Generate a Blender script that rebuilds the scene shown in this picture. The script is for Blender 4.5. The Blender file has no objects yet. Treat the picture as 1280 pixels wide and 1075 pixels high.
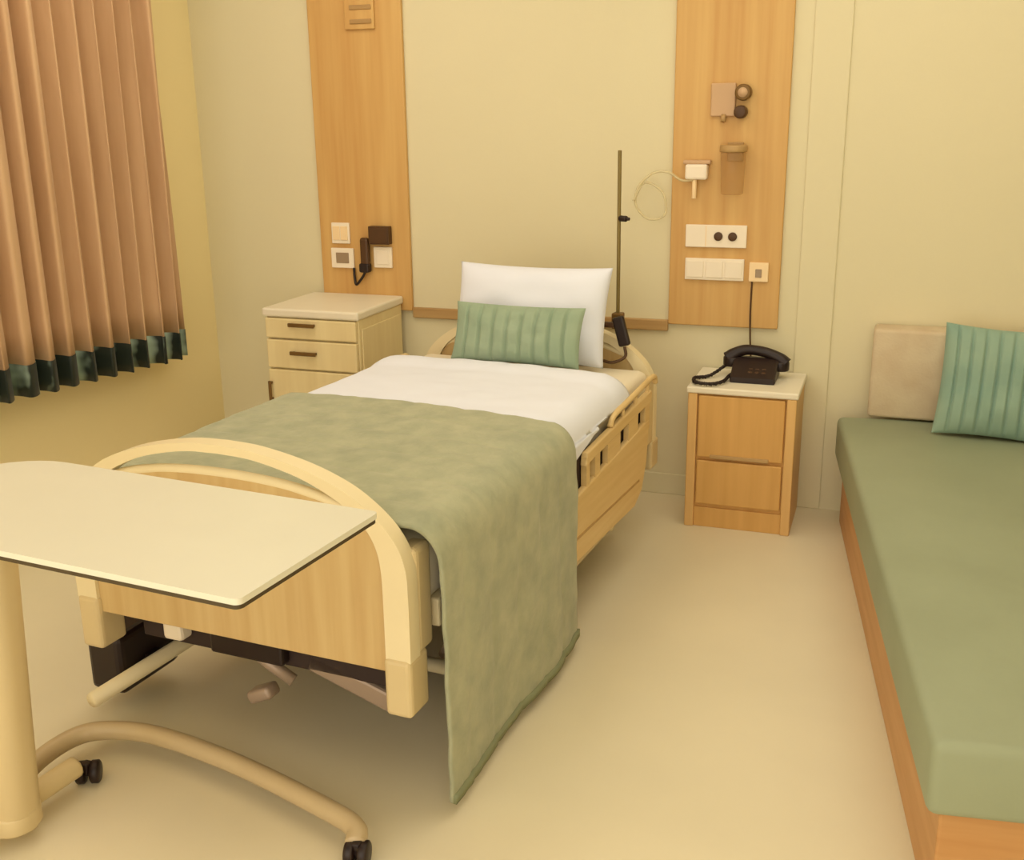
import bpy, bmesh, math, random
from mathutils import Vector, Matrix, noise
random.seed(3)
SC = bpy.context.scene
COL = SC.collection

# ------------------------------------------------------------------ camera
cam_data = bpy.data.cameras.new('camera')
cam = bpy.data.objects.new('camera', cam_data)
COL.objects.link(cam)
_r = Vector((0.94337, 0.33151, -0.01262)); _u = Vector((-0.08191, 0.26962, 0.95948)); _f = Vector((-0.32147, 0.90411, -0.28150))
_m = Matrix((_r, _u, -_f)).transposed().to_4x4()
_m.translation = Vector((1.4147, -4.3276, 1.5666))
cam.matrix_world = _m
cam_data.sensor_width = 36.0
cam_data.sensor_fit = 'HORIZONTAL'
cam_data.lens = 1361.97 * 36.0 / 1280.0
cam_data.clip_start = 0.05
SC.camera = cam

# ------------------------------------------------------------------ world, lamps, exposure
TINT = (1.0, 0.87, 0.66)          # used to read material colours out of the warm photograph
GLOW = (1.0, 0.895, 0.745)        # colour of the room light
w = bpy.data.worlds.new('world'); SC.world = w; w.use_nodes = True
w.node_tree.nodes['Background'].inputs[0].default_value = (*GLOW, 1)
w.node_tree.nodes['Background'].inputs[1].default_value = 2.3
SC.view_settings.view_transform = 'Standard'
SC.view_settings.look = 'None'
SC.view_settings.gamma = 1.0
SC.view_settings.exposure = -0.06

def area(x, y, sx, sy, watts):
    d = bpy.data.lights.new('ceiling_light', 'AREA'); d.shape = 'RECTANGLE'; d.size = sx; d.size_y = sy
    d.energy = watts; d.color = GLOW
    o = bpy.data.objects.new('ceiling_light', d); COL.objects.link(o); o.location = (x, y, 2.66)
area(-0.6, -1.4, 1.4, 1.8, 17)
area(1.4, -1.4, 1.4, 1.8, 17)
area(-0.6, -4.0, 1.4, 1.8, 7)
area(1.4, -4.0, 1.4, 1.8, 9)

# ------------------------------------------------------------------ materials
def lin(c):
    return tuple(((v / 255) / 12.92 if v / 255 <= .04045 else ((v / 255 + .055) / 1.055) ** 2.4) for v in c)
def colr(c, k=1.0):
    return tuple(min(.95, a / t * k) for a, t in zip(lin(c), TINT)) + (1,)

def mat(name, c, rough=.6, k=1.0, metal=0, bump=0, bscale=200, vary=0.0, vscale=3.0, c2=None, kind='noise', stretch=(1, 1, 1), spec=.4, sheen=0, trans=0, alpha=1):
    m = bpy.data.materials.new(name); m.use_nodes = True
    nt = m.node_tree; N = nt.nodes; L = nt.links
    b = N['Principled BSDF']
    base = colr(c, k)
    b.inputs['Base Color'].default_value = base
    b.inputs['Roughness'].default_value = rough
    b.inputs['Metallic'].default_value = metal
    b.inputs['Specular IOR Level'].default_value = spec
    if sheen: b.inputs['Sheen Weight'].default_value = sheen
    if trans: b.inputs['Transmission Weight'].default_value = trans
    if alpha < 1: b.inputs['Alpha'].default_value = alpha
    tc = N.new('ShaderNodeTexCoord'); mp = N.new('ShaderNodeMapping')
    mp.inputs['Scale'].default_value = stretch
    L.new(tc.outputs['Object'], mp.inputs['Vector'])
    if vary or c2:
        nz = N.new('ShaderNodeTexNoise'); nz.inputs['Scale'].default_value = vscale; nz.inputs['Detail'].default_value = 5
        L.new(mp.outputs[0], nz.inputs['Vector'])
        rp = N.new('ShaderNodeValToRGB')
        lo = colr(c2, k) if c2 else tuple(v * (1 - vary) for v in base[:3]) + (1,)
        rp.color_ramp.elements[0].position = .3; rp.color_ramp.elements[1].position = .7
        rp.color_ramp.elements[0].color = lo; rp.color_ramp.elements[1].color = base
        L.new(nz.outputs['Fac'], rp.inputs['Fac']); L.new(rp.outputs['Color'], b.inputs['Base Color'])
    if bump:
        n2 = N.new('ShaderNodeTexNoise'); n2.inputs['Scale'].default_value = bscale; n2.inputs['Detail'].default_value = 3
        L.new(mp.outputs[0], n2.inputs['Vector'])
        bp = N.new('ShaderNodeBump'); bp.inputs['Strength'].default_value = bump; bp.inputs['Distance'].default_value = .004
        L.new(n2.outputs['Fac'], bp.inputs['Height']); L.new(bp.outputs['Normal'], b.inputs['Normal'])
    return m

M = {}
M['wall'] = mat('wall_paint', (226, 204, 150), .7, bump=.08, bscale=120, vary=.03, vscale=1.2)
M['wall_left'] = mat('left_wall_paint', (246, 216, 146), .7, bump=.08, bscale=120, vary=.04, vscale=1.2)
M['ceiling'] = mat('ceiling_paint', (235, 222, 190), .8, vary=.02)
M['floor'] = mat('vinyl_floor', (232, 208, 158), .42, vary=.06, vscale=2.2, bump=.03, bscale=60, spec=.35)
M['panel'] = mat('oak_panel', (218, 168, 92), .5, c2=(204, 148, 76), vscale=5, stretch=(5, 5, .22), bump=.05, bscale=40)
M['trim'] = mat('oak_trim', (190, 146, 84), .5, c2=(172, 128, 70), vscale=6, stretch=(.3, 5, 5))
M['night'] = mat('honey_wood', (222, 164, 84), .5, c2=(208, 150, 72), vscale=5, stretch=(5, 5, .3), bump=.04, bscale=40)
M['night_light'] = mat('light_honey_wood', (228, 176, 100), .5, c2=(218, 164, 90), vscale=5, stretch=(5, 5, .3))
M['laminate'] = mat('pale_laminate', (238, 216, 172), .4, vary=.03, vscale=8)
M['cab'] = mat('maple_laminate', (236, 206, 140), .5, c2=(228, 196, 130), vscale=5, stretch=(5, 5, .4))
M['cream'] = mat('cream_plastic', (236, 208, 150), .4, vary=.02, vscale=6)
M['bedwood'] = mat('beech_panel', (210, 172, 106), .5, c2=(198, 156, 92), vscale=6, stretch=(6, 6, .35))
M['rail'] = mat('beech_rail', (226, 186, 118), .45, c2=(214, 172, 102), vscale=6, stretch=(.4, .4, 6))
M['white'] = mat('white_cotton', (230, 220, 204), .85, bump=.12, bscale=25, vary=.02, sheen=.1)
M['sheet'] = mat('cream_cotton', (240, 222, 190), .85, bump=.08, bscale=30)
M['mattress'] = mat('mattress_cover', (238, 214, 168), .8, bump=.2, bscale=50)
M['blanket'] = mat('sage_throw', (176, 166, 120), .9, c2=(154, 148, 107), vscale=16, stretch=(1, 1, 1), bump=.5, bscale=70, sheen=.15)
M['blanket_hem_shade'] = mat('throw_hem_shade', (136, 132, 88), .9, vary=.1, vscale=20)
M['cushion'] = mat('sage_cushion', (158, 164, 122), .85, c2=(142, 152, 112), vscale=8, bump=.25, bscale=90, sheen=.1)
M['cushion2'] = mat('teal_sage_cushion', (152, 166, 128), .85, c2=(132, 152, 120), vscale=6, bump=.25, bscale=90, sheen=.1)
M['seat'] = mat('green_vinyl', (156, 154, 112), .55, c2=(148, 146, 105), vscale=3, bump=.08, bscale=90, spec=.3)
M['beige'] = mat('beige_upholstery', (214, 186, 138), .9, c2=(202, 170, 124), vscale=10, bump=.3, bscale=120)
M['sofawood'] = mat('sofa_wood', (206, 148, 84), .5, c2=(190, 130, 68), vscale=5, stretch=(.4, .4, 5))
M['curtain'] = mat('brown_drape', (216, 170, 116), .8, c2=(200, 152, 100), vscale=4, stretch=(3, 3, .4), bump=.15, bscale=120, sheen=.1)
M['table'] = mat('cream_table_laminate', (224, 208, 168), .35, vary=.03, vscale=7)
M['edge'] = mat('dark_edge_band', (76, 58, 30), .5, vary=.1, vscale=10)
M['post'] = mat('beige_enamel', (216, 184, 124), .4, vary=.03, vscale=6)
M['tube'] = mat('taupe_enamel', (196, 164, 112), .35, vary=.04, vscale=6, spec=.5)
M['dark'] = mat('dark_frame', (52, 34, 26), .6, vary=.1, vscale=8)
M['black'] = mat('black_plastic', (38, 22, 16), .4, vary=.1, vscale=12)
M['brownblack'] = mat('brown_black_plastic', (84, 52, 22), .45, vary=.1, vscale=12)
M['greysteel'] = mat('grey_steel', (170, 140, 108), .4, metal=.2, vary=.05, vscale=9)
M['plate'] = mat('white_plate', (246, 220, 176), .4, vary=.02, vscale=9)
M['peach'] = mat('peach_plate', (250, 208, 144), .4, vary=.02, vscale=9)
M['screen'] = mat('grey_screen', (160, 130, 92), .3, vary=.05, vscale=9)
M['bronze'] = mat('bronze_metal', (128, 104, 50), .4, metal=.3, vary=.05, vscale=9)
M['handle'] = mat('dark_bronze_handle', (120, 84, 36), .4, metal=.3, vary=.05, vscale=9)
M['canister'] = mat('amber_canister', (206, 150, 82), .3, vary=.08, vscale=9, alpha=.3)
M['pinkgrey'] = mat('rosy_grey_plate', (206, 160, 108), .5, vary=.05, vscale=9)
M['cleartube'] = mat('clear_tubing', (232, 206, 146), .3, vary=.02, vscale=9, alpha=.5)

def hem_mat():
    m = mat('teal_hem_fold_shade', (30, 52, 36), .6, sheen=.1)
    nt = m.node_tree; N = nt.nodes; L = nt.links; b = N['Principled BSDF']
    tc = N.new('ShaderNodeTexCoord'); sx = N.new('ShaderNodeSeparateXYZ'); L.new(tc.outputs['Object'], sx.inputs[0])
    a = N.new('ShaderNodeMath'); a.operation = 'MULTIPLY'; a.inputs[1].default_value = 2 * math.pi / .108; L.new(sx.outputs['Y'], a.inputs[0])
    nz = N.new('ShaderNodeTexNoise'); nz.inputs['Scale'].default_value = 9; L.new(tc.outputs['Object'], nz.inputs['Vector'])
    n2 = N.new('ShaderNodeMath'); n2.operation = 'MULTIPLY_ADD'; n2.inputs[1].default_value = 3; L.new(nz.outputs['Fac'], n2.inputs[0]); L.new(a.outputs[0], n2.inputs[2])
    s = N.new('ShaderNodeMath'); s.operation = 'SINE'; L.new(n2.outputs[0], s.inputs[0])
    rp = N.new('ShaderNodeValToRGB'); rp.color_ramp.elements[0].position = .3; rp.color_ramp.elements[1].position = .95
    rp.color_ramp.elements[0].color = colr((24, 32, 18)); rp.color_ramp.elements[1].color = colr((168, 178, 140))  # shaded fold recesses and pale ridges painted into the hem colour
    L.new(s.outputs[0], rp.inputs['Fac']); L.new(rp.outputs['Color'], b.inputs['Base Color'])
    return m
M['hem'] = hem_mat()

# ------------------------------------------------------------------ mesh helpers
def obj(name, bm, m, parent=None, smooth=False, loc=None):
    me = bpy.data.meshes.new(name)
    bmesh.ops.recalc_face_normals(bm, faces=bm.faces)
    bm.to_mesh(me); bm.free()
    me.materials.append(m if not isinstance(m, str) else M[m])
    if smooth:
        for p in me.polygons: p.use_smooth = True
    o = bpy.data.objects.new(name, me); COL.objects.link(o)
    if parent: o.parent = parent
    if loc: o.location = loc
    return o
def smooth_by_angle(o, deg=40):
    me = o.data
    for p in me.polygons: p.use_smooth = True
    bm = bmesh.new(); bm.from_mesh(me)
    for e in bm.edges:
        if len(e.link_faces) == 2 and e.calc_face_angle(0) > math.radians(deg): e.smooth = False
    bm.to_mesh(me); bm.free()
    return o
def thing(name, label, cat, loc=(0, 0, 0), rz=0, group=None):
    o = bpy.data.objects.new(name, None); COL.objects.link(o); o.empty_display_size = .1
    o.location = loc; o.rotation_euler = (0, 0, rz)
    return tag(o, label, cat, group)
def tag(o, label, cat, group=None):
    o['label'] = label; o['category'] = cat
    if group: o['group'] = group
    return o
def struct(o):
    o['kind'] = 'structure'; return o
def box(bm, lo, hi, bev=0, seg=2, mtx=None):
    vs = [bm.verts.new((x, y, z)) for x in (lo[0], hi[0]) for y in (lo[1], hi[1]) for z in (lo[2], hi[2])]
    fs = [(0, 1, 3, 2), (4, 6, 7, 5), (0, 4, 5, 1), (2, 3, 7, 6), (0, 2, 6, 4), (1, 5, 7, 3)]
    F = [bm.faces.new([vs[i] for i in f]) for f in fs]
    allv = vs
    if bev:
        es = list({e for f in F for e in f.edges})
        r = bmesh.ops.bevel(bm, geom=es, offset=bev, segments=seg, profile=.5, affect='EDGES')
        allv = list(set(r['verts']) | {v for v in vs if v.is_valid})
    if mtx is not None:
        for v in allv: v.co = mtx @ v.co
    return bm
def B(lo, hi, bev=0, seg=2, mtx=None):
    return box(bmesh.new(), lo, hi, bev, seg, mtx)
def catmull(pts, n=8, closed=False):
    P = [Vector(p) for p in pts]; out = []
    k = len(P); rng = k if closed else k - 1
    for i in range(rng):
        p0 = P[(i - 1) % k] if closed or i > 0 else P[0] * 2 - P[1]
        p1 = P[i]; p2 = P[(i + 1) % k]
        p3 = P[(i + 2) % k] if closed or i + 2 < k else P[-1] * 2 - P[-2]
        for j in range(n):
            t = j / n
            out.append(.5 * ((2 * p1) + (p2 - p0) * t + (2 * p0 - 5 * p1 + 4 * p2 - p3) * t * t + (3 * p1 - p0 - 3 * p2 + p3) * t ** 3))
    if not closed: out.append(P[-1])
    return out
def tube(bm, pts, r, n=10, closed=False, cap=True):
    P = [Vector(p) for p in pts]; k = len(P)
    rad = r if isinstance(r, (list, tuple)) else [r] * k
    T = []
    for i in range(k):
        a = P[(i - 1) % k] if closed or i > 0 else P[i]
        b = P[(i + 1) % k] if closed or i < k - 1 else P[i]
        T.append((b - a).normalized())
    up = Vector((0, 0, 1)) if abs(T[0].z) < .9 else Vector((1, 0, 0))
    nrm = (up - T[0] * up.dot(T[0])).normalized()
    rings = []
    for i in range(k):
        nrm = (nrm - T[i] * nrm.dot(T[i])).normalized(); bn = T[i].cross(nrm)
        rings.append([bm.verts.new(P[i] + (nrm * math.cos(2 * math.pi * j / n) + bn * math.sin(2 * math.pi * j / n)) * rad[i]) for j in range(n)])
    for i in range(k if closed else k - 1):
        a, b = rings[i], rings[(i + 1) % k]
        for j in range(n): bm.faces.new((a[j], a[(j + 1) % n], b[(j + 1) % n], b[j]))
    if cap and not closed:
        bm.faces.new(rings[0][::-1]); bm.faces.new(rings[-1])
    return bm
def cyl(bm, p0, p1, r, n=20, bev=0):
    p0 = Vector(p0); p1 = Vector(p1)
    if bev:
        d = (p1 - p0).normalized()
        return tube(bm, [p0, p0 + d * bev * .3, p0 + d * bev, p1 - d * bev, p1 - d * bev * .3, p1], [r - bev, r - bev * .3, r, r, r - bev * .3, r - bev], n)
    return tube(bm, [p0, p1], r, n)
def prism(bm, pts, axis, a, b, bev=0, seg=2):
    # extrude a closed 2-D outline; axis 'y': pts are (x,z); 'x': (y,z); 'z': (x,y)
    def mk(p, t):
        return {'y': (p[0], t, p[1]), 'x': (t, p[0], p[1]), 'z': (p[0], p[1], t)}[axis]
    A = [bm.verts.new(mk(p, a)) for p in pts]; Bv = [bm.verts.new(mk(p, b)) for p in pts]; n = len(pts)
    F = [bm.faces.new(A), bm.faces.new(Bv[::-1])]
    for i in range(n): bm.faces.new((A[i], Bv[i], Bv[(i + 1) % n], A[(i + 1) % n]))
    if bev:
        es = list({e for f in F for e in f.edges})
        bmesh.ops.bevel(bm, geom=es, offset=bev, segments=seg, profile=.5, affect='EDGES')
    return bm
def band(bm, outer, inner, y0, y1, bev=.006):
    # strip between two outlines (x,z), extruded in y
    n = len(outer); V = {}
    for t, y in ((0, y0), (1, y1)):
        for s, pts in ((0, outer), (1, inner)):
            V[t, s] = [bm.verts.new((p[0], y, p[1])) for p in pts]
    for i in range(n - 1):
        for (q, w_) in (((0, 0), (0, 1)), ((1, 1), (1, 0)), ((0, 1), (1, 1)), ((1, 0), (0, 0))):
            bm.faces.new((V[q][i], V[q][i + 1], V[w_][i + 1], V[w_][i]))
    for i in (0, n - 1): bm.faces.new((V[0, 0][i], V[0, 1][i], V[1, 1][i], V[1, 0][i]))
    if bev:
        es = [e for e in bm.edges if len(e.link_faces) == 2 and e.calc_face_angle(0) > 1.0]
        bmesh.ops.bevel(bm, geom=es, offset=bev, segments=2, profile=.5, affect='EDGES')
    return bm
def sheet(bm, grid, th):
    # grid[i][j] of Vectors -> closed slab of thickness th (towards the underside)
    R, C_ = len(grid), len(grid[0])
    def nrm(i, j):
        a = grid[min(i + 1, R - 1)][j] - grid[max(i - 1, 0)][j]; b = grid[i][min(j + 1, C_ - 1)] - grid[i][max(j - 1, 0)]
        c = a.cross(b); return c.normalized() if c.length > 1e-9 else Vector((0, 0, 1))
    T = [[bm.verts.new(grid[i][j]) for j in range(C_)] for i in range(R)]
    U = [[bm.verts.new(grid[i][j] - nrm(i, j) * th) for j in range(C_)] for i in range(R)]
    for i in range(R - 1):
        for j in range(C_ - 1):
            bm.faces.new((T[i][j], T[i + 1][j], T[i + 1][j + 1], T[i][j + 1]))
            bm.faces.new((U[i][j], U[i][j + 1], U[i + 1][j + 1], U[i + 1][j]))
    for i in range(R - 1):
        for j in (0, C_ - 1): bm.faces.new((T[i][j], U[i][j], U[i + 1][j], T[i + 1][j]))
    for j in range(C_ - 1):
        for i in (0, R - 1): bm.faces.new((T[i][j], T[i][j + 1], U[i][j + 1], U[i][j]))
    return bm
def nz(p, s, seed=0.0):
    return noise.noise(Vector(p) * s + Vector((seed, seed * 1.7, seed * .3)))
def pillow(bm, w_, h, t, mtx, ribs=0, n=36, sag=.04, depth=.1, seed=0.0):
    def pt(u, v, side):
        e = (1 - abs(u) ** 3.2) * (1 - abs(v) ** 3.2)
        th = t * .5 * max(e, 0) ** .55
        if ribs:
            g = math.cos(math.pi * (u + 1) * ribs); th -= t * depth * max(0, g) ** 6 * max(e, 0) ** .4
        th += .008 * nz((u * 2, v * 2, side), 1.3, seed) * max(e, 0) ** .5
        x = u * w_ / 2 * (1 - sag * (1 - v * v)); y = v * h / 2 * (1 - sag * 1.5 * (1 - u * u))
        return mtx @ Vector((x, -side * th, y))
    G = {}
    for s in (1, -1):
        for i in range(n + 1):
            for j in range(n + 1):
                u = math.sin((i / n * 2 - 1) * math.pi / 2) * .5 + (i / n * 2 - 1) * .5; v = math.sin((j / n * 2 - 1) * math.pi / 2) * .5 + (j / n * 2 - 1) * .5
                edge = i in (0, n) or j in (0, n)
                if s == -1 and edge: G[s, i, j] = G[1, i, j]
                else: G[s, i, j] = bm.verts.new(pt(u, v, s))
    for s in (1, -1):
        for i in range(n):
            for j in range(n):
                f = (G[s, i, j], G[s, i + 1, j], G[s, i + 1, j + 1], G[s, i, j + 1])
                bm.faces.new(f if s == 1 else f[::-1])
    return bm
def disc_wheel(bm, c, axis, r, w_, n=20):
    a = Vector(axis).normalized(); c = Vector(c)
    return tube(bm, [c - a * w_ / 2, c - a * w_ * .35, c + a * w_ * .35, c + a * w_ / 2], [r * .85, r, r, r * .85], n)

# ------------------------------------------------------------------ setting
XL, XR, YF = -1.6, 2.62, -5.6
struct(obj('floor', B((XL - .1, YF, -.1), (XR + .1, .1, 0)), 'floor'))
struct(obj('wall_back', B((XL - .1, 0, 0), (XR + .1, .1, 2.7)), 'wall'))
struct(obj('wall_left', B((XL - .1, YF, 0), (XL, 0, 2.7)), 'wall_left'))
struct(obj('wall_right', B((XR, YF, 0), (XR + .1, 0, 2.7)), 'wall'))
struct(obj('ceiling', B((XL - .1, YF, 2.7), (XR + .1, .1, 2.8)), 'ceiling'))
struct(obj('trim_1', B((-.572, -.018, .70), (.557, 0, .745), .004), 'trim'))
struct(obj('trim_2', B((1.06, -.009, 0), (1.195, 0, 2.7), .004), 'wall'))
struct(obj('baseboard_left', B((XL, YF, 0), (XL + .012, -.012, .09), .003), 'wall_left'))
struct(obj('baseboard_back', B((XL, -.012, 0), (1.06, 0, .09), .003), 'wall'))

# ------------------------------------------------------------------ wall panels
lp = obj('wall_panel', B((-1.004, -.02, .73), (-.573, 0, 2.69), .004), 'panel')
tag(lp, 'tall oak wall panel on the left, above the small chest of drawers', 'wall panel', 'oak wall panels')
rp = obj('wall_panel', B((.558, -.02, .73), (.99, 0, 2.69), .004), 'panel')
tag(rp, 'tall oak wall panel on the right, above the telephone cabinet, with gas outlets', 'wall panel', 'oak wall panels')

# ------------------------------------------------------------------ curtain
ct = thing('curtain', 'brown pleated curtain with a dark teal hem hanging along the left wall', 'curtain', (-1.45, -.455, .565))
def drape_x(y, z):
    ph = 2 * math.pi / .108 * y + 2.2 * nz((0, y * 2.3, z * .25), 1.0, 4.0)
    fl = 1.0 + .25 * nz((0, y * 4, z * .5), 1, 9.)
    s = math.sin(ph)
    s = abs(math.sin(ph * .5)) ** .75
    return .105 * fl * (s - .6) + .006 * math.sin(ph * .5 + 1 + z * .6)
ny_, L_ = 420, 2.6
def curt(z0, z1, nzs, off=0.0):
    g = []
    for i in range(nzs + 1):
        row = []
        for j in range(ny_ + 1):
            y = -j / ny_ * L_
            zb = z0 + .06 * -y * (1 - i / nzs if z0 > .05 else 1)
            z = zb + (z1 + (.06 * -y if z0 < .05 else 0) - zb) * i / nzs if z0 < .05 else z0 + .06 * -y + (z1 - z0 - .06 * -y) * i / nzs
            x = drape_x(y, z) + off
            row.append(Vector((x, y + .02 * math.cos(2 * math.pi / .108 * y), z)))
        g.append(row)
    return g
obj('drape', sheet(bmesh.new(), curt(.115, 1.96, 16), .004), 'curtain', ct, True)
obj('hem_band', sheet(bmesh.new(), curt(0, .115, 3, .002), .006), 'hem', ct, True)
obj('curtain_rail', cyl(bmesh.new(), (0, .06, 1.985), (0, -L_ - .05, 1.985), .014), 'bronze', ct, True)

# ------------------------------------------------------------------ left bedside cabinet
cb = thing('bedside_cabinet', 'pale maple bedside cabinet with dark bar handles, left of the bed against the wall', 'cabinet', (-.835, -.235, 0), 0, 'bedside cabinets')
obj('body', B((-.213, -.20, .06), (.213, .21, .76), .004), 'cab', cb)
obj('plinth', B((-.2, -.19, 0), (.2, .2, .06), .002), 'cab', cb)
obj('top', B((-.222, -.222, .76), (.222, .215, .795), .008), 'laminate', cb)
for z0, z1 in ((.672, .755), (.545, .665)):
    d = obj('drawer', B((-.209, -.222, z0), (.209, -.2, z1), .005), 'cab', cb)
    bm = bmesh.new(); zc = z1 - .022 if z1 > .7 else z1 - .05
    box(bm, (-.09, -.246, zc - .008), (.03, -.236, zc + .008), .003)
    for x in (-.08, .02): box(bm, (x - .005, -.238, zc - .005), (x + .005, -.221, zc + .005))
    obj('handle', bm, 'handle', d)
d = obj('door', B((-.209, -.222, .07), (.209, -.2, .538), .005), 'cab', cb)
bm = bmesh.new(); box(bm, (-.203, -.246, .40), (-.191, -.236, .49), .003)
for z in (.41, .48): box(bm, (-.201, -.238, z - .005), (-.193, -.221, z + .005))
obj('handle', bm, 'handle', d)
obj('side_panel', B((.213, -.18, .10), (.219, .19, .72), .003), 'cab', cb)

# ------------------------------------------------------------------ right bedside cabinet
ns = thing('bedside_cabinet', 'honey brown bedside cabinet right of the bed, carrying the black telephone', 'cabinet', (.908, -.18, 0), 0, 'bedside cabinets')
obj('body', B((-.198, -.150, .02), (.198, .165, .535), .003), 'night', ns)
for s in (-1, 1):
    obj('side_panel', B((min(s * .2, s * .165), -.168, 0), (max(s * .2, s * .165), .165, .535), .004), 'night_light', ns)
obj('top', B((-.206, -.172, .535), (.206, .17, .56), .006), 'laminate', ns)
d = obj('drawer', B((-.16, -.166, .285), (.16, -.146, .528), .005), 'night', ns)
obj('pull_groove', B((-.11, -.172, .283), (.11, -.160, .298), .003), 'trim', d)
obj('door', B((-.16, -.166, .095), (.16, -.146, .272), .005), 'night', ns)
obj('plinth', B((-.165, -.158, .0), (.165, -.140, .08), .002), 'night', ns)

# telephone
ph = thing('telephone', 'black desk telephone with a coiled cord on the honey brown cabinet', 'telephone', (.93, -.165, .56))
prof = [(-.08, 0), (.09, 0), (.09, .07), (.03, .078), (-.08, .022)]
obj('base', prism(bmesh.new(), prof, 'x', -.085, .085, .006), 'black', ph)
bm = bmesh.new()
hp = catmull([(-.105, .045, .066), (-.085, .045, .086), (-.04, .045, .104), (.03, .045, .098), (.085, .045, .076), (.105, .045, .056)], 6)
tube(bm, hp, [.02 + .012 * abs(i / (len(hp) - 1) * 2 - 1) ** 2 for i in range(len(hp))], 12)
for x, z in ((-.095, .066), (.09, .058)): cyl(bm, (x, .045, z - .028), (x, .045, z + .01), .034, 16, .006)
obj('handset', bm, 'black', ph, True)
bm = bmesh.new()
for i in range(3):
    for j in range(4): box(bm, (-.02 + i * .025, -.055 + j * .022, .024 + j * .0085), (-.005 + i * .025, -.04 + j * .022, .04 + j * .0085), .002)
obj('keypad', bm, 'brownblack', ph)
bm = bmesh.new()
path = catmull([(-.105, .04, .05), (-.165, -.03, .012), (-.215, -.09, .012), (-.20, -.155, .012), (-.145, -.172, .012), (-.105, -.125, .012), (-.095, -.06, .015), (-.085, -.02, .02)], 30)
coil = []
for i, p in enumerate(path):
    a = i * 1.9; coil.append(p + Vector((0, math.cos(a) * .004, abs(math.sin(a)) * .006 - .004)))
tube(bm, coil, .006, 6)
obj('cord', bm, 'black', ph, True)
c = obj('phone_cable', tube(bmesh.new(), catmull([(.885, -.024, .93), (.884, -.024, .80), (.888, -.026, .70), (.895, -.03, .62), (.905, -.05, .585), (.91, -.085, .59)], 6), .0035, 8), 'brownblack', smooth=True)
tag(c, 'thin dark cable running down the right oak panel to the telephone', 'cable')

# ------------------------------------------------------------------ things on the left panel
def plate(name, x0, x1, z0, z1, m, label, cat, group=None, d=.012):
    t = thing(name, label, cat, ((x0 + x1) / 2, -.02, (z0 + z1) / 2), 0, group)
    obj('face_plate', B((-(x1 - x0) / 2, -d, -(z1 - z0) / 2), ((x1 - x0) / 2, 0, (z1 - z0) / 2), .003), m, t)
    return t
G1 = 'switch and socket plates on the oak panels'
t = plate('light_switch', -.942, -.855, 1.015, 1.105, 'plate', 'square cream switch plate on the left panel, above the grey-windowed plate', 'switch', G1)
for s in (-1, 1): obj('rocker', B((s * .019 - .017, -.016, -.03), (s * .019 + .017, -.011, .03), .002), 'peach', t)
t = plate('wall_socket', -.95, -.84, .908, .995, 'plate', 'cream plate with a grey window low on the left panel', 'socket', G1)
obj('grey_window', B((-.03, -.015, -.022), (.032, -.010, .024), .002), 'screen', t)
t = plate('wall_socket', -.742, -.655, .915, 1.005, 'plate', 'plain cream socket plate right of the black wall handset', 'socket', G1)
obj('insert', B((-.03, -.015, -.03), (.03, -.010, .03), .002), 'plate', t)
t = plate('control_box', -.752, -.655, 1.018, 1.095, 'brownblack', 'dark brown wall box at the top right of the left panel sockets', 'box', None, .035)
obj('lid', B((-.044, -.04, -.032), (.044, -.034, .032), .003), 'brownblack', t)
hs = thing('wall_handset', 'black handset hanging between the plates on the left panel', 'handset', (-.775, -.02, .97))
bm = bmesh.new(); box(bm, (-.02, -.04, -.066), (.02, -.012, .075), .01); obj('grip', bm, 'brownblack', hs)
bm = bmesh.new(); box(bm, (-.026, -.046, -.075), (.022, -.008, -.035), .008); obj('mouthpiece', bm, 'black', hs)
bm = bmesh.new(); box(bm, (-.012, -.012, -.03), (.012, 0, .05), .003); obj('cradle', bm, 'black', hs)
obj('cord', tube(bmesh.new(), catmull([(-.002, -.028, -.072), (-.02, -.028, -.10), (-.05, -.026, -.13), (-.06, -.02, -.10), (-.065, -.012, -.06)], 8), .006, 8), 'black', hs, True)
vt = thing('vent_plate', 'small slotted wooden plate high on the left oak panel', 'vent', (-.75, -.02, 1.955))
obj('face_plate', B((-.075, -.012, -.06), (.06, 0, .06), .003), 'panel', vt)
for z in (-.03, .025): obj('slot', B((-.05, -.017, z - .009), (.05, -.011, z + .009), .003), 'trim', vt)

# ------------------------------------------------------------------ things on the right panel
t = plate('wall_socket', .62, .857, 1.043, 1.13, 'plate', 'wide cream socket plate with two dark round outlets on the right panel', 'socket', G1)
for x in (.01, .065): obj('outlet_hole', cyl(bmesh.new(), (x, -.02, .0), (x, -.010, .0), .017, 18, .003), 'brownblack', t, True)
obj('seam', B((-.04, -.0135, -.04), (-.037, -.0115, .04)), 'peach', t)
t = plate('light_switch', .622, .852, .915, 1.0, 'plate', 'wide cream switch plate under the socket plate with dark outlets, right panel', 'switch', G1)
for x in (-.075, 0, .075): obj('rocker', B((x - .033, -.016, -.032), (x + .033, -.011, .032), .002), 'plate', t)
t = plate('phone_socket', .872, .946, .915, .99, 'peach', 'small peach phone socket at the right end of the right panel sockets', 'socket', G1)
obj('jack', B((-.012, -.016, -.02), (.012, -.011, .012), .002), 'screen', t)
g = thing('gas_regulator', 'rosy wall regulator with a dark round gauge and knob high on the right panel', 'regulator', (.77, -.02, 1.59))
obj('back_plate', B((-.07, -.014, -.055), (.022, 0, .065), .004), 'pinkgrey', g)
bm = bmesh.new(); cyl(bm, (.052, 0, .03), (.052, -.045, .03), .03, 22, .005); obj('gauge', bm, 'handle', g, True)
bm = bmesh.new(); cyl(bm, (.052, -.045, .03), (.052, -.047, .03), .018, 22); obj('dial_face', bm, 'pinkgrey', g, True)
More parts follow.
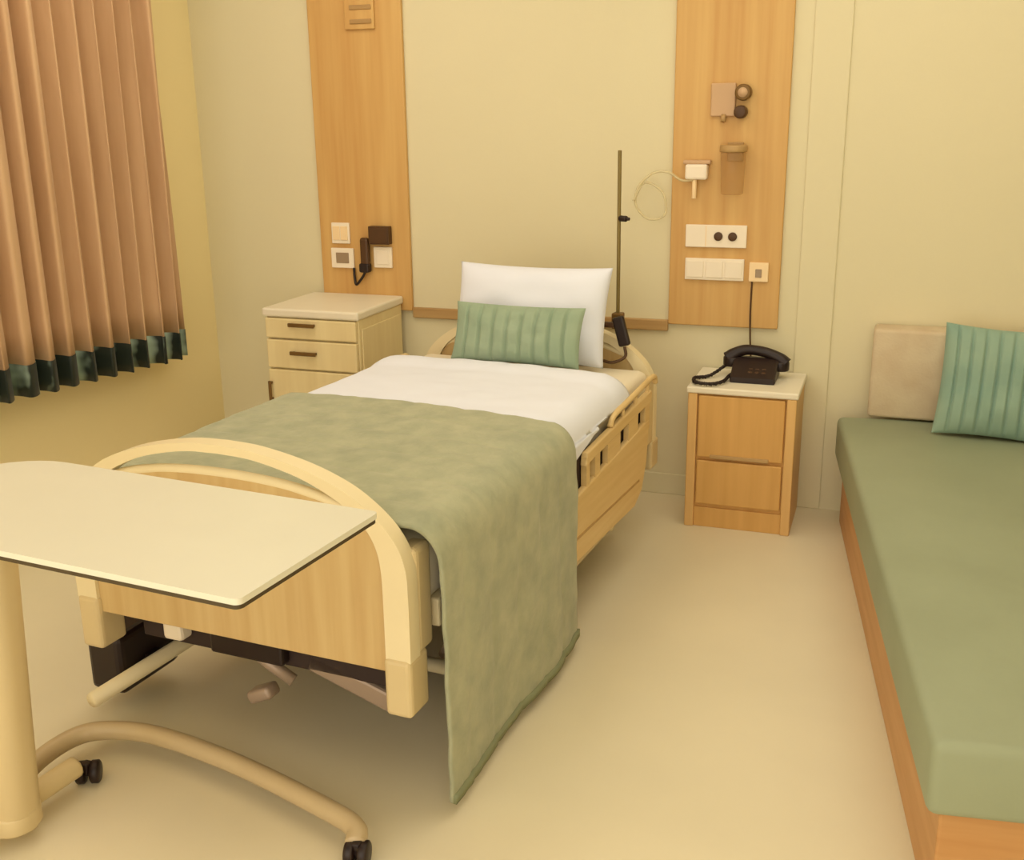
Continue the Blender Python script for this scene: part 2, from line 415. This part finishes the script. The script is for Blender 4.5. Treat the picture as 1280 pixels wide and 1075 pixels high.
bm = bmesh.new(); cyl(bm, (.046, 0, -.04), (.046, -.055, -.04), .024, 14, .006); obj('knob', bm, 'brownblack', g, True)
bm = bmesh.new(); cyl(bm, (-.02, -.012, -.05), (-.02, -.02, -.075), .01, 12); obj('outlet', bm, 'trim', g, True)
f = thing('flow_meter', 'pale oxygen flow meter with a thin stem low at the left of the right panel', 'flow meter', (.66, -.02, 1.33))
obj('body', B((-.045, -.04, -.028), (.04, 0, .03), .008), 'plate', f)
bm = bmesh.new(); cyl(bm, (-.01, -.022, -.028), (-.01, -.022, -.1), .009, 12, .002); obj('stem', bm, 'peach', f, True)
obj('rim', B((-.055, -.03, .03), (.05, 0, .045), .004), 'pinkgrey', f)
s = thing('suction_jar', 'amber brown suction jar fixed on the right panel beside the pale flow meter', 'jar', (.80, -.02, 1.34))
bm = bmesh.new(); tube(bm, [(0, -.06, -.09), (0, -.06, -.085), (0, -.06, .06), (0, -.06, .065)], [.035, .042, .048, .046], 24); obj('jar_body', bm, 'canister', s, True)
bm = bmesh.new(); cyl(bm, (0, -.06, .066), (0, -.06, .092), .052, 24, .005); obj('lid', bm, 'trim', s, True)
obj('bracket', B((-.03, -.02, .03), (.03, 0, .10), .003), 'trim', s)
tb = obj('clear_tubing', tube(bmesh.new(), catmull([(.648, -.045, 1.30), (.60, -.05, 1.30), (.55, -.06, 1.33), (.49, -.07, 1.325), (.435, -.07, 1.27), (.43, -.07, 1.20), (.48, -.06, 1.15), (.54, -.05, 1.17), (.53, -.05, 1.25), (.46, -.06, 1.29), (.42, -.08, 1.22)], 10), .005, 8), 'cleartube', smooth=True)
tag(tb, 'loop of clear tubing hanging from the flow meter on the right panel', 'tubing')

# ------------------------------------------------------------------ hospital bed
RB = math.radians(-3.934)
BED = Matrix.Translation((0, -2.341, 0)) @ Matrix.Rotation(RB, 4, 'Z')
bed = thing('hospital_bed', 'hospital bed with an arched cream and beech footboard and slatted side rail', 'bed', (0, -2.341, 0), RB)
def arch(dz=0):
    half = [(0, .852), (.1, .847), (.23, .823), (.33, .789), (.395, .752), (.445, .71), (.477, .665), (.492, .615), (.495, .55), (.495, .40)]
    hin = [(0, .832), (.1, .827), (.22, .802), (.31, .766), (.365, .731), (.40, .695), (.42, .655), (.428, .61), (.430, .55), (.430, .40)]
    def full(h):
        r = catmull([(x, 0, z) for x, z in h], 5); r = [(p.x * .965, p.z + dz) for p in r]
        return [(-x, z) for x, z in r[::-1]] + r[1:]
    return full(half), full(hin)
def bed_end(name, y0, dz, s=1):
    out, inn = arch(dz)
    t = smooth_by_angle(obj(name, band(bmesh.new(), out, inn, y0, y0 + .045, .008), 'cream', bed))
    pan = [(-.422, .363 + dz), (.422, .363 + dz), (.422, .60 + dz), (.414, .65 + dz), (.392, .69 + dz), (.36, .718 + dz), (.27, .750 + dz), (.15, .770 + dz), (0, .776 + dz)]
    pan = pan + [(-x, z) for x, z in pan[::-1][1:-2]] + []
    obj('end_panel', prism(bmesh.new(), pan, 'y', y0 + .010, y0 + .036, .003), 'bedwood', t)
    gr = catmull([(-.40, y0 + .022, .70 + dz), (-.36, y0 + .022, .722 + dz), (-.27, y0 + .022, .752 + dz), (-.15, y0 + .022, .771 + dz), (0, y0 + .022, .777 + dz), (.15, y0 + .022, .771 + dz), (.27, y0 + .022, .752 + dz), (.36, y0 + .022, .722 + dz), (.40, y0 + .022, .70 + dz)], 6)
    obj('grip_rail', tube(bmesh.new(), gr, .013, 12), 'cream', t, True)
    for q in (-1, 1):
        obj('corner_post', B((q * .444 - .034, y0 - .006, .262), (q * .444 + .034, y0 + .085, .405 + dz), .012, 3), 'post', t)
        obj('corner_column', B((q * .452 - .026, y0 + (.04 if s > 0 else -.07), .40 + dz), (q * .452 + .026, y0 + (.115 if s > 0 else .01), .655 + dz), .014, 3), 'post', t)
    return t
bed_end('footboard', 0, 0)
bed_end('headboard', 1.885, -.03, -1)
# side frames, deck
for q in (-1, 1):
    obj('side_frame', B((q * .466 - .018, .13, .43), (q * .466 + .018, 1.80, .50), .006), 'cream', bed)
bm = bmesh.new(); box(bm, (-.447, .12, .455), (.447, 1.81, .49), .004)
obj('deck', bm, 'dark', bed)
for q in (-1, 1): obj('slot_shade_sheet', B((q * .4875 - .0025, .14, .40), (q * .4875 + .0025, 1.70, .575)), 'dark', bed)  # dark sheets added to stand for shade behind rail slots and side gaps
bm = bmesh.new()
for y in (.10, .9, 1.7): box(bm, (-.40, y + .03, .245), (.415, y + .07, .36), .004)
for x in (-.38, .38): box(bm, (x - .02, .10, .36), (x + .02, 1.75, .455), .004)
obj('underframe', bm, 'dark', bed)
# scissor lift and chassis
bm = bmesh.new()
tube(bm, [(-.445, -.03, .125), (-.42, .35, .135), (-.42, 1.80, .135)], .021, 12)
tube(bm, [(.40, .42, .135), (.40, 1.80, .135)], .02, 12)
for y in (.45, 1.6): tube(bm, [(-.42, y, .135), (.42, y, .135)], .02, 12)
obj('chassis', bm, 'cream', bed, True)
for q in (-1, 1):
    bm = bmesh.new(); tube(bm, [(q * .30, .5, .14), (q * .30, 1.15, .34)], .018, 10); obj('lift_arm', bm, 'greysteel', bed, True)
    bm = bmesh.new(); tube(bm, [(q * .25, 1.55, .14), (q * .25, .8, .34)], .018, 10); obj('lift_arm', bm, 'greysteel', bed, True)
mt = B((-.05, -.03, -.026), (.20, .03, .026), .008, 2, Matrix.Translation((.16, .16, .255)) @ Matrix.Rotation(math.radians(17), 4, 'Y'))
obj('actuator', mt, 'greysteel', bed)
bm = bmesh.new(); tube(bm, [(-.08, .12, .30), (.0, .13, .24), (.06, .14, .20)], .016, 10); box(bm, (-.02, .10, .125), (.055, .15, .16), .01, 2, Matrix.Translation((.02, 0, .02)) @ Matrix.Rotation(math.radians(-25), 4, 'Y'))
obj('foot_pedal', bm, 'greysteel', bed, True)
bm = bmesh.new(); box(bm, (-.30, .09, .27), (-.24, .14, .345), .01); obj('junction_box', bm, 'plate', bed)
bm = bmesh.new(); box(bm, (-.16, .10, .255), (.06, .16, .32), .008); obj('motor_housing', bm, 'black', bed)
for x, y in ((-.37, .72), (.37, .72), (-.26, 1.64), (.26, 1.64)):
    bm = bmesh.new(); box(bm, (x - .03, y - .035, .10), (x + .03, y + .035, .16), .01)
    k = obj('caster', bm, 'black', bed)
    bm = bmesh.new(); disc_wheel(bm, (x, y + .01, .06), (1, 0, 0), .06, .035); obj('wheel', bm, 'black', k, True)
bm = bmesh.new(); box(bm, (-.585, .10, .06), (-.465, .33, .235), .02, 3); box(bm, (-.47, .19, .115), (-.42, .24, .145), .004)
obj('control_box', bm, 'black', bed)
# slatted side rail, right
def side_rail(q):
    bm = bmesh.new(); xa, xb = (q * .492, q * .514) if q > 0 else (q * .514, q * .492)
    prism(bm, [(.86, .262), (1.56, .235), (1.64, .27), (1.69, .36), (1.715, .515), (.86, .462)], 'x', xa, xb, .006)
    prism(bm, [(1.05, .539), (1.73, .57), (1.745, .60), (1.735, .612), (1.06, .578)], 'x', xa, xb, .005)
    for y, w_ in ((1.055, .03), (1.135, .045), (1.255, .13), (1.475, .105), (1.665, .055)):
        z = .445 + (y - .86) * .052
        prism(bm, [(y, z - .01), (y + w_, z - .01), (y + w_, z + .12), (y, z + .11)], 'x', xa + .002, xb - .002)
    o = obj('side_rail', bm, 'rail', bed)
    bm = bmesh.new()
    tube(bm, catmull([(q * .503, 1.30, .592), (q * .503, 1.34, .62), (q * .503, 1.5, .632), (q * .503, 1.74, .648), (q * .503, 1.80, .645), (q * .503, 1.815, .62)], 8), .010, 10)
    for y in (1.42, 1.56, 1.7): tube(bm, [(q * .503, y, .57), (q * .503, y + .02, .605 + (y - .95) * .055)], .007, 8)
    obj('rail_bar', bm, 'rail', o, True)
    for y in (1.0, 1.55): obj('rail_bracket', B((min(q * .48, q * .494), y - .02, .44), (max(q * .48, q * .494), y + .02, .50)), 'dark', o)
    bm = bmesh.new(); prism(bm, [(.90, .335), (1.60, .315), (1.60, .322), (.90, .342)], 'x', min(q * .513, q * .516), max(q * .513, q * .516))
    obj('groove', bm, 'trim', o)
side_rail(1); side_rail(-1)

def onbed(name, bm, m, label, cat, smooth=True, group=None):
    o = obj(name, bm, m, None, smooth); o.matrix_world = BED
    return tag(o, label, cat, group)
bm = B((-.442, .07, .491), (.468, 1.86, .655), .035, 4)
mtr = onbed('mattress', bm, 'mattress', 'cream mattress lying on the hospital bed under the white duvet', 'mattress')

XO = .035
def cover(y0, y1, ny, zl, zr, xs, ztop, crown, r, fn, seed, ripple=.004, ydrop=0):
    # cloth over the mattress: profile from left hem over the top to the right hem
    g = []
    for i in range(ny + 1):
        y = y0 + (y1 - y0) * i / ny
        prof = []
        nl = 14
        for k in range(nl + 1): prof.append((-xs + XO, zl + (ztop - r - zl) * k / nl, 0))
        for k in range(1, 9):
            a = math.pi / 2 * k / 8; prof.append((-xs + XO + r * (1 - math.cos(a)), ztop - r + r * math.sin(a), 1))
        for k in range(1, 41):
            x = -xs + XO + r + (2 * xs - XO - 2 * r) * k / 41; prof.append((x, ztop, 1))
        for k in range(0, 9):
            a = math.pi / 2 * (1 - k / 8); prof.append((xs - r * (1 - math.cos(a)), ztop - r + r * math.sin(a), 1))
        nr = 30
        for k in range(1, nr + 1): prof.append((xs, ztop - r + ((zr(i / ny) if callable(zr) else zr) - ztop + r) * k / nr, 2))
        row = []
        for j, (x, z, kd) in enumerate(prof):
            p = Vector((x, y, z))
            if kd == 1: p.z += crown * (1 - (x / xs) ** 2)
            p += fn(x, y, z, kd, i / ny, j / (len(prof) - 1))
            d = ripple * nz((x, y, z), 5, seed) + ripple * .6 * nz((x, y, z), 13, seed + 3)
            if kd == 1: p.z += abs(d) if z > ztop - .001 else d * .5 + ripple * .3
            elif kd == 0: p.x -= abs(d)
            else: p.x += abs(d)
            row.append(p)
        g.append(row)
    return g
def duvet_fn(x, y, z, kd, s, t):
    p = Vector()
    if kd == 2: p.x += (.003 * math.sin(y * 9 + 1) * (.66 - z) / .12 + .001) * min(1, max(0, s - .15) / .3) - .012 * (s < .22)
    if kd == 1 and s > .8: p.z += .012 * math.sin((s - .8) / .2 * math.pi)
    if s > .97 and kd == 1: p.z -= .008
    return p
duv = onbed('duvet', sheet(bmesh.new(), cover(.78, 1.54, 40, .52, lambda t: .555 + .085 * min(1, max(0, (t - .2) / .5)), .482, .685, .014, .07, duvet_fn, 1.0, .007), .016), 'white', 'white duvet spread over the upper half of the bed', 'duvet')
def throw_fn(x, y, z, kd, s, t):
    p = Vector()
    if kd == 2:
        f = (.66 - z) / .63
        p.x += .008 * f * math.sin(y * 11 + .5) + .004 * f
        p.y += -.008 * f * (1 - s) + .028 * f * s
        p.z += .012 * s * f
    if kd == 0: p.x -= .012 * (.66 - z) / .3 * (1 + math.sin(y * 10)) * .5
    # stitched quilting: shallow channels across and along
    q = max(0, math.cos(2 * math.pi * y / .155)) ** 10 * .0035
    if kd == 1: p.z -= q
    if kd == 2: p.x -= q
    if kd == 1:
        p.z -= max(0, math.cos(2 * math.pi * x / .18)) ** 12 * .002
    p.y -= .03 * max(0, x / .5) * max(0, s - .5) * 2 * (kd == 1)
    if kd == 2: p.y -= .03 * max(0, s - .5) * 2
    # front edge tucks down towards the footboard
    if s < .06 and kd == 1: p.z -= .012 * (1 - s / .06)
    return p
tg = cover(.054, .925, 90, .36, .035, .527, .702, .012, .075, throw_fn, 5.0, .008)
thr = onbed('bed_throw', sheet(bmesh.new(), tg, .010), 'blanket', 'sage green quilted throw over the foot of the bed, hanging to the floor', 'throw')
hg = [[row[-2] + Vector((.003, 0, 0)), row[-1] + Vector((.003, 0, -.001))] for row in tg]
hb = obj('hem_shade_strip', sheet(bmesh.new(), hg, .015), 'blanket_hem_shade', thr, True)  # dark strip standing in for the shadow under the throw's edge

def tilt(lx, ly, z, back, yaw=0, roll=0):
    return Matrix.Translation((lx, ly, z)) @ Matrix.Rotation(math.radians(yaw), 4, 'Z') @ Matrix.Rotation(math.radians(-back), 4, 'X') @ Matrix.Rotation(math.radians(roll), 4, 'Y')
onbed('pillow', pillow(bmesh.new(), .60, .36, .15, tilt(.035, 1.775, .850, 16), seed=2.), 'white', 'white pillow leaning on the headboard behind the green cushion', 'pillow')
onbed('cushion', pillow(bmesh.new(), .49, .215, .09, tilt(.055, 1.60, .806, 20, 1), ribs=9, seed=7., depth=.2, n=108), 'cushion', 'small sage green channel-stitched cushion in front of the white pillow on the bed', 'cushion')

# pole and hand control at the bed head
pole = thing('infusion_pole', 'thin bronze infusion pole standing at the right corner of the headboard', 'pole', (0, -2.341, 0), RB)
obj('shaft', cyl(bmesh.new(), (.315, 1.955, .30), (.312, 1.955, 1.425), .007, 12, .002), 'bronze', pole, True)
bm = bmesh.new(); cyl(bm, (.315, 1.955, 1.185), (.345, 1.945, 1.185), .011, 12, .003); cyl(bm, (.34, 1.945, 1.185), (.356, 1.94, 1.185), .006, 10); obj('clamp_knob', bm, 'black', pole, True)
bm = bmesh.new(); box(bm, (.295, 1.931, .78), (.335, 1.975, .84), .006); obj('socket', bm, 'handle', pole)
hc = thing('hand_control', 'black bed hand control hooked over the headboard right of the pillows', 'hand control', (0, -2.341, 0), RB)
bm = bmesh.new(); box(bm, (-.022, -.012, -.055), (.022, .012, .055), .008, 2, Matrix.Translation((.36, 1.855, .79)) @ Matrix.Rotation(math.radians(-16), 4, 'Y')); obj('handpiece', bm, 'black', hc)
bm = bmesh.new(); box(bm, (.27, 1.845, .802), (.335, 1.868, .822), .006); obj('hook', bm, 'brownblack', hc)
obj('cord', tube(bmesh.new(), catmull([(.375, 1.85, .735), (.38, 1.84, .70), (.34, 1.82, .68), (.30, 1.82, .685)], 8), .006, 8), 'brownblack', hc, True)

# ------------------------------------------------------------------ overbed table
ot = thing('overbed_table', 'cream overbed table with a dark edge standing across the foot of the bed', 'table', (-.40, -2.72, 0))
RT = math.radians(-5.116)
TT = Matrix.Translation((.560 + .40, -3.108 + 2.72, .896)) @ Matrix.Rotation(RT, 4, 'Z')
def rrect(x0, y0, x1, y1, rs, n=8):
    pts = []
    for (cx_, cy_, a0, r) in ((x1, y0, -90, rs[0]), (x1, y1, 0, rs[1]), (x0, y1, 90, rs[2]), (x0, y0, 180, rs[3])):
        ox = cx_ - r if cx_ == x1 else cx_ + r; oy = cy_ - r if cy_ == y1 else cy_ + r
        for k in range(n + 1):
            a = math.radians(a0 + 90 * k / n); pts.append((ox + r * math.cos(a), oy + r * math.sin(a)))
    return pts
bm = bmesh.new(); prism(bm, rrect(-.885, 0, 0, .389, (.012, .012, .15, .05)), 'z', -.010, 0)
for v in bm.verts: v.co = TT @ v.co
top = obj('tabletop', bm, 'table', ot)
bm = bmesh.new(); prism(bm, rrect(-.883, .002, -.002, .387, (.012, .012, .15, .05)), 'z', -.018, -.0102)
for v in bm.verts: v.co = TT @ v.co
obj('edge_band', bm, 'edge', top)
bm = bmesh.new()
prism(bm, rrect(-.007, -.05, .094, .05, (.042, .042, .042, .042)), 'z', .07, .80, .003)
LEAN = Matrix.Shear('XY', 4, (.07, 0)); bm.transform(LEAN)
obj('mast', bm, 'post', ot, True)
bm = bmesh.new(); prism(bm, rrect(.004, -.04, .083, .04, (.03, .03, .03, .03)), 'z', .80, .852, .003); bm.transform(LEAN); obj('inner_mast', bm, 'post', ot, True)
bm = bmesh.new(); box(bm, (-.06, -.17, .85), (.30, .05, .8765), .006); obj('bracket', bm, 'post', ot)
bm = bmesh.new(); prism(bm, rrect(-.009, -.055, .100, .055, (.047, .047, .047, .047)), 'z', .04, .085, .006); obj('mast_collar', bm, 'post', ot, True)
bm = bmesh.new()
A = [(.0, .02, .06), (-.06, .17, .06), (-.045, .30, .065), (.03, .35, .07), (.17, .365, .07), (.42, .325, .065), (.70, .245, .06), (.79, .21, .055), (.81, .17, .045)]
tube(bm, catmull(A, 8), .024, 14)
obj('base_tube', bm, 'tube', ot, True)
bm = bmesh.new(); tube(bm, catmull([(0, -.55, .055), (.0, -.3, .058), (.012, -.05, .06), (.035, .14, .06), (.042, .20, .06)], 8), .027, 14)
tube(bm, [(.05, 0, .055), (-.03, .05, .06)], .027, 12)
obj('base_leg', bm, 'post', ot, True)
for x, y, a in ((.035, .225, .5), (.80, .165, .2), (0, -.52, .1)):
    bm = bmesh.new(); disc_wheel(bm, (x, y, .028), (1, a, 0), .028, .022); disc_wheel(bm, (x + .03, y + .03 * a, .028), (1, a, 0), .028, .022); cyl(bm, (x, y, .03), (x + .03, y + .03 * a, .03), .012)
    box(bm, (x + .006, y - .01, .03), (x + .026, y + .014, .058), .003)
    obj('caster', bm, 'black', ot, True)

# ------------------------------------------------------------------ sofa bed
SA = math.radians(7.7)
sf = thing('sofa_bed', 'long sofa bed with a sage green vinyl mattress on a wooden base', 'sofa', (1.244, -.125, 0), SA)
obj('base', B((.035, -2.24, 0), (.73, -.01, .265), .006), 'sofawood', sf)
bm = B((0, -2.29, .267), (.76, 0, .428), .022, 4)
obj('seat_mattress', bm, 'seat', sf, True)
bk = obj('back_bolster', B((1.352, -.135, .435), (2.05, -.004, .772), .014, 3), 'beige', None, True)
tag(bk, 'beige upholstered bolster standing on the sofa bed against the back wall', 'bolster')
cu = obj('cushion', pillow(bmesh.new(), .42, .40, .13, Matrix.Translation((1.797, -.245, .62)) @ Matrix.Rotation(math.radians(-3), 4, 'Z') @ Matrix.Rotation(math.radians(-16), 4, 'X') @ Matrix.Rotation(math.radians(2), 4, 'Y'), ribs=9, seed=11., depth=.16, n=108), 'cushion2', None, True)
tag(cu, 'large teal green channel-stitched cushion leaning on the beige bolster on the sofa bed', 'cushion')
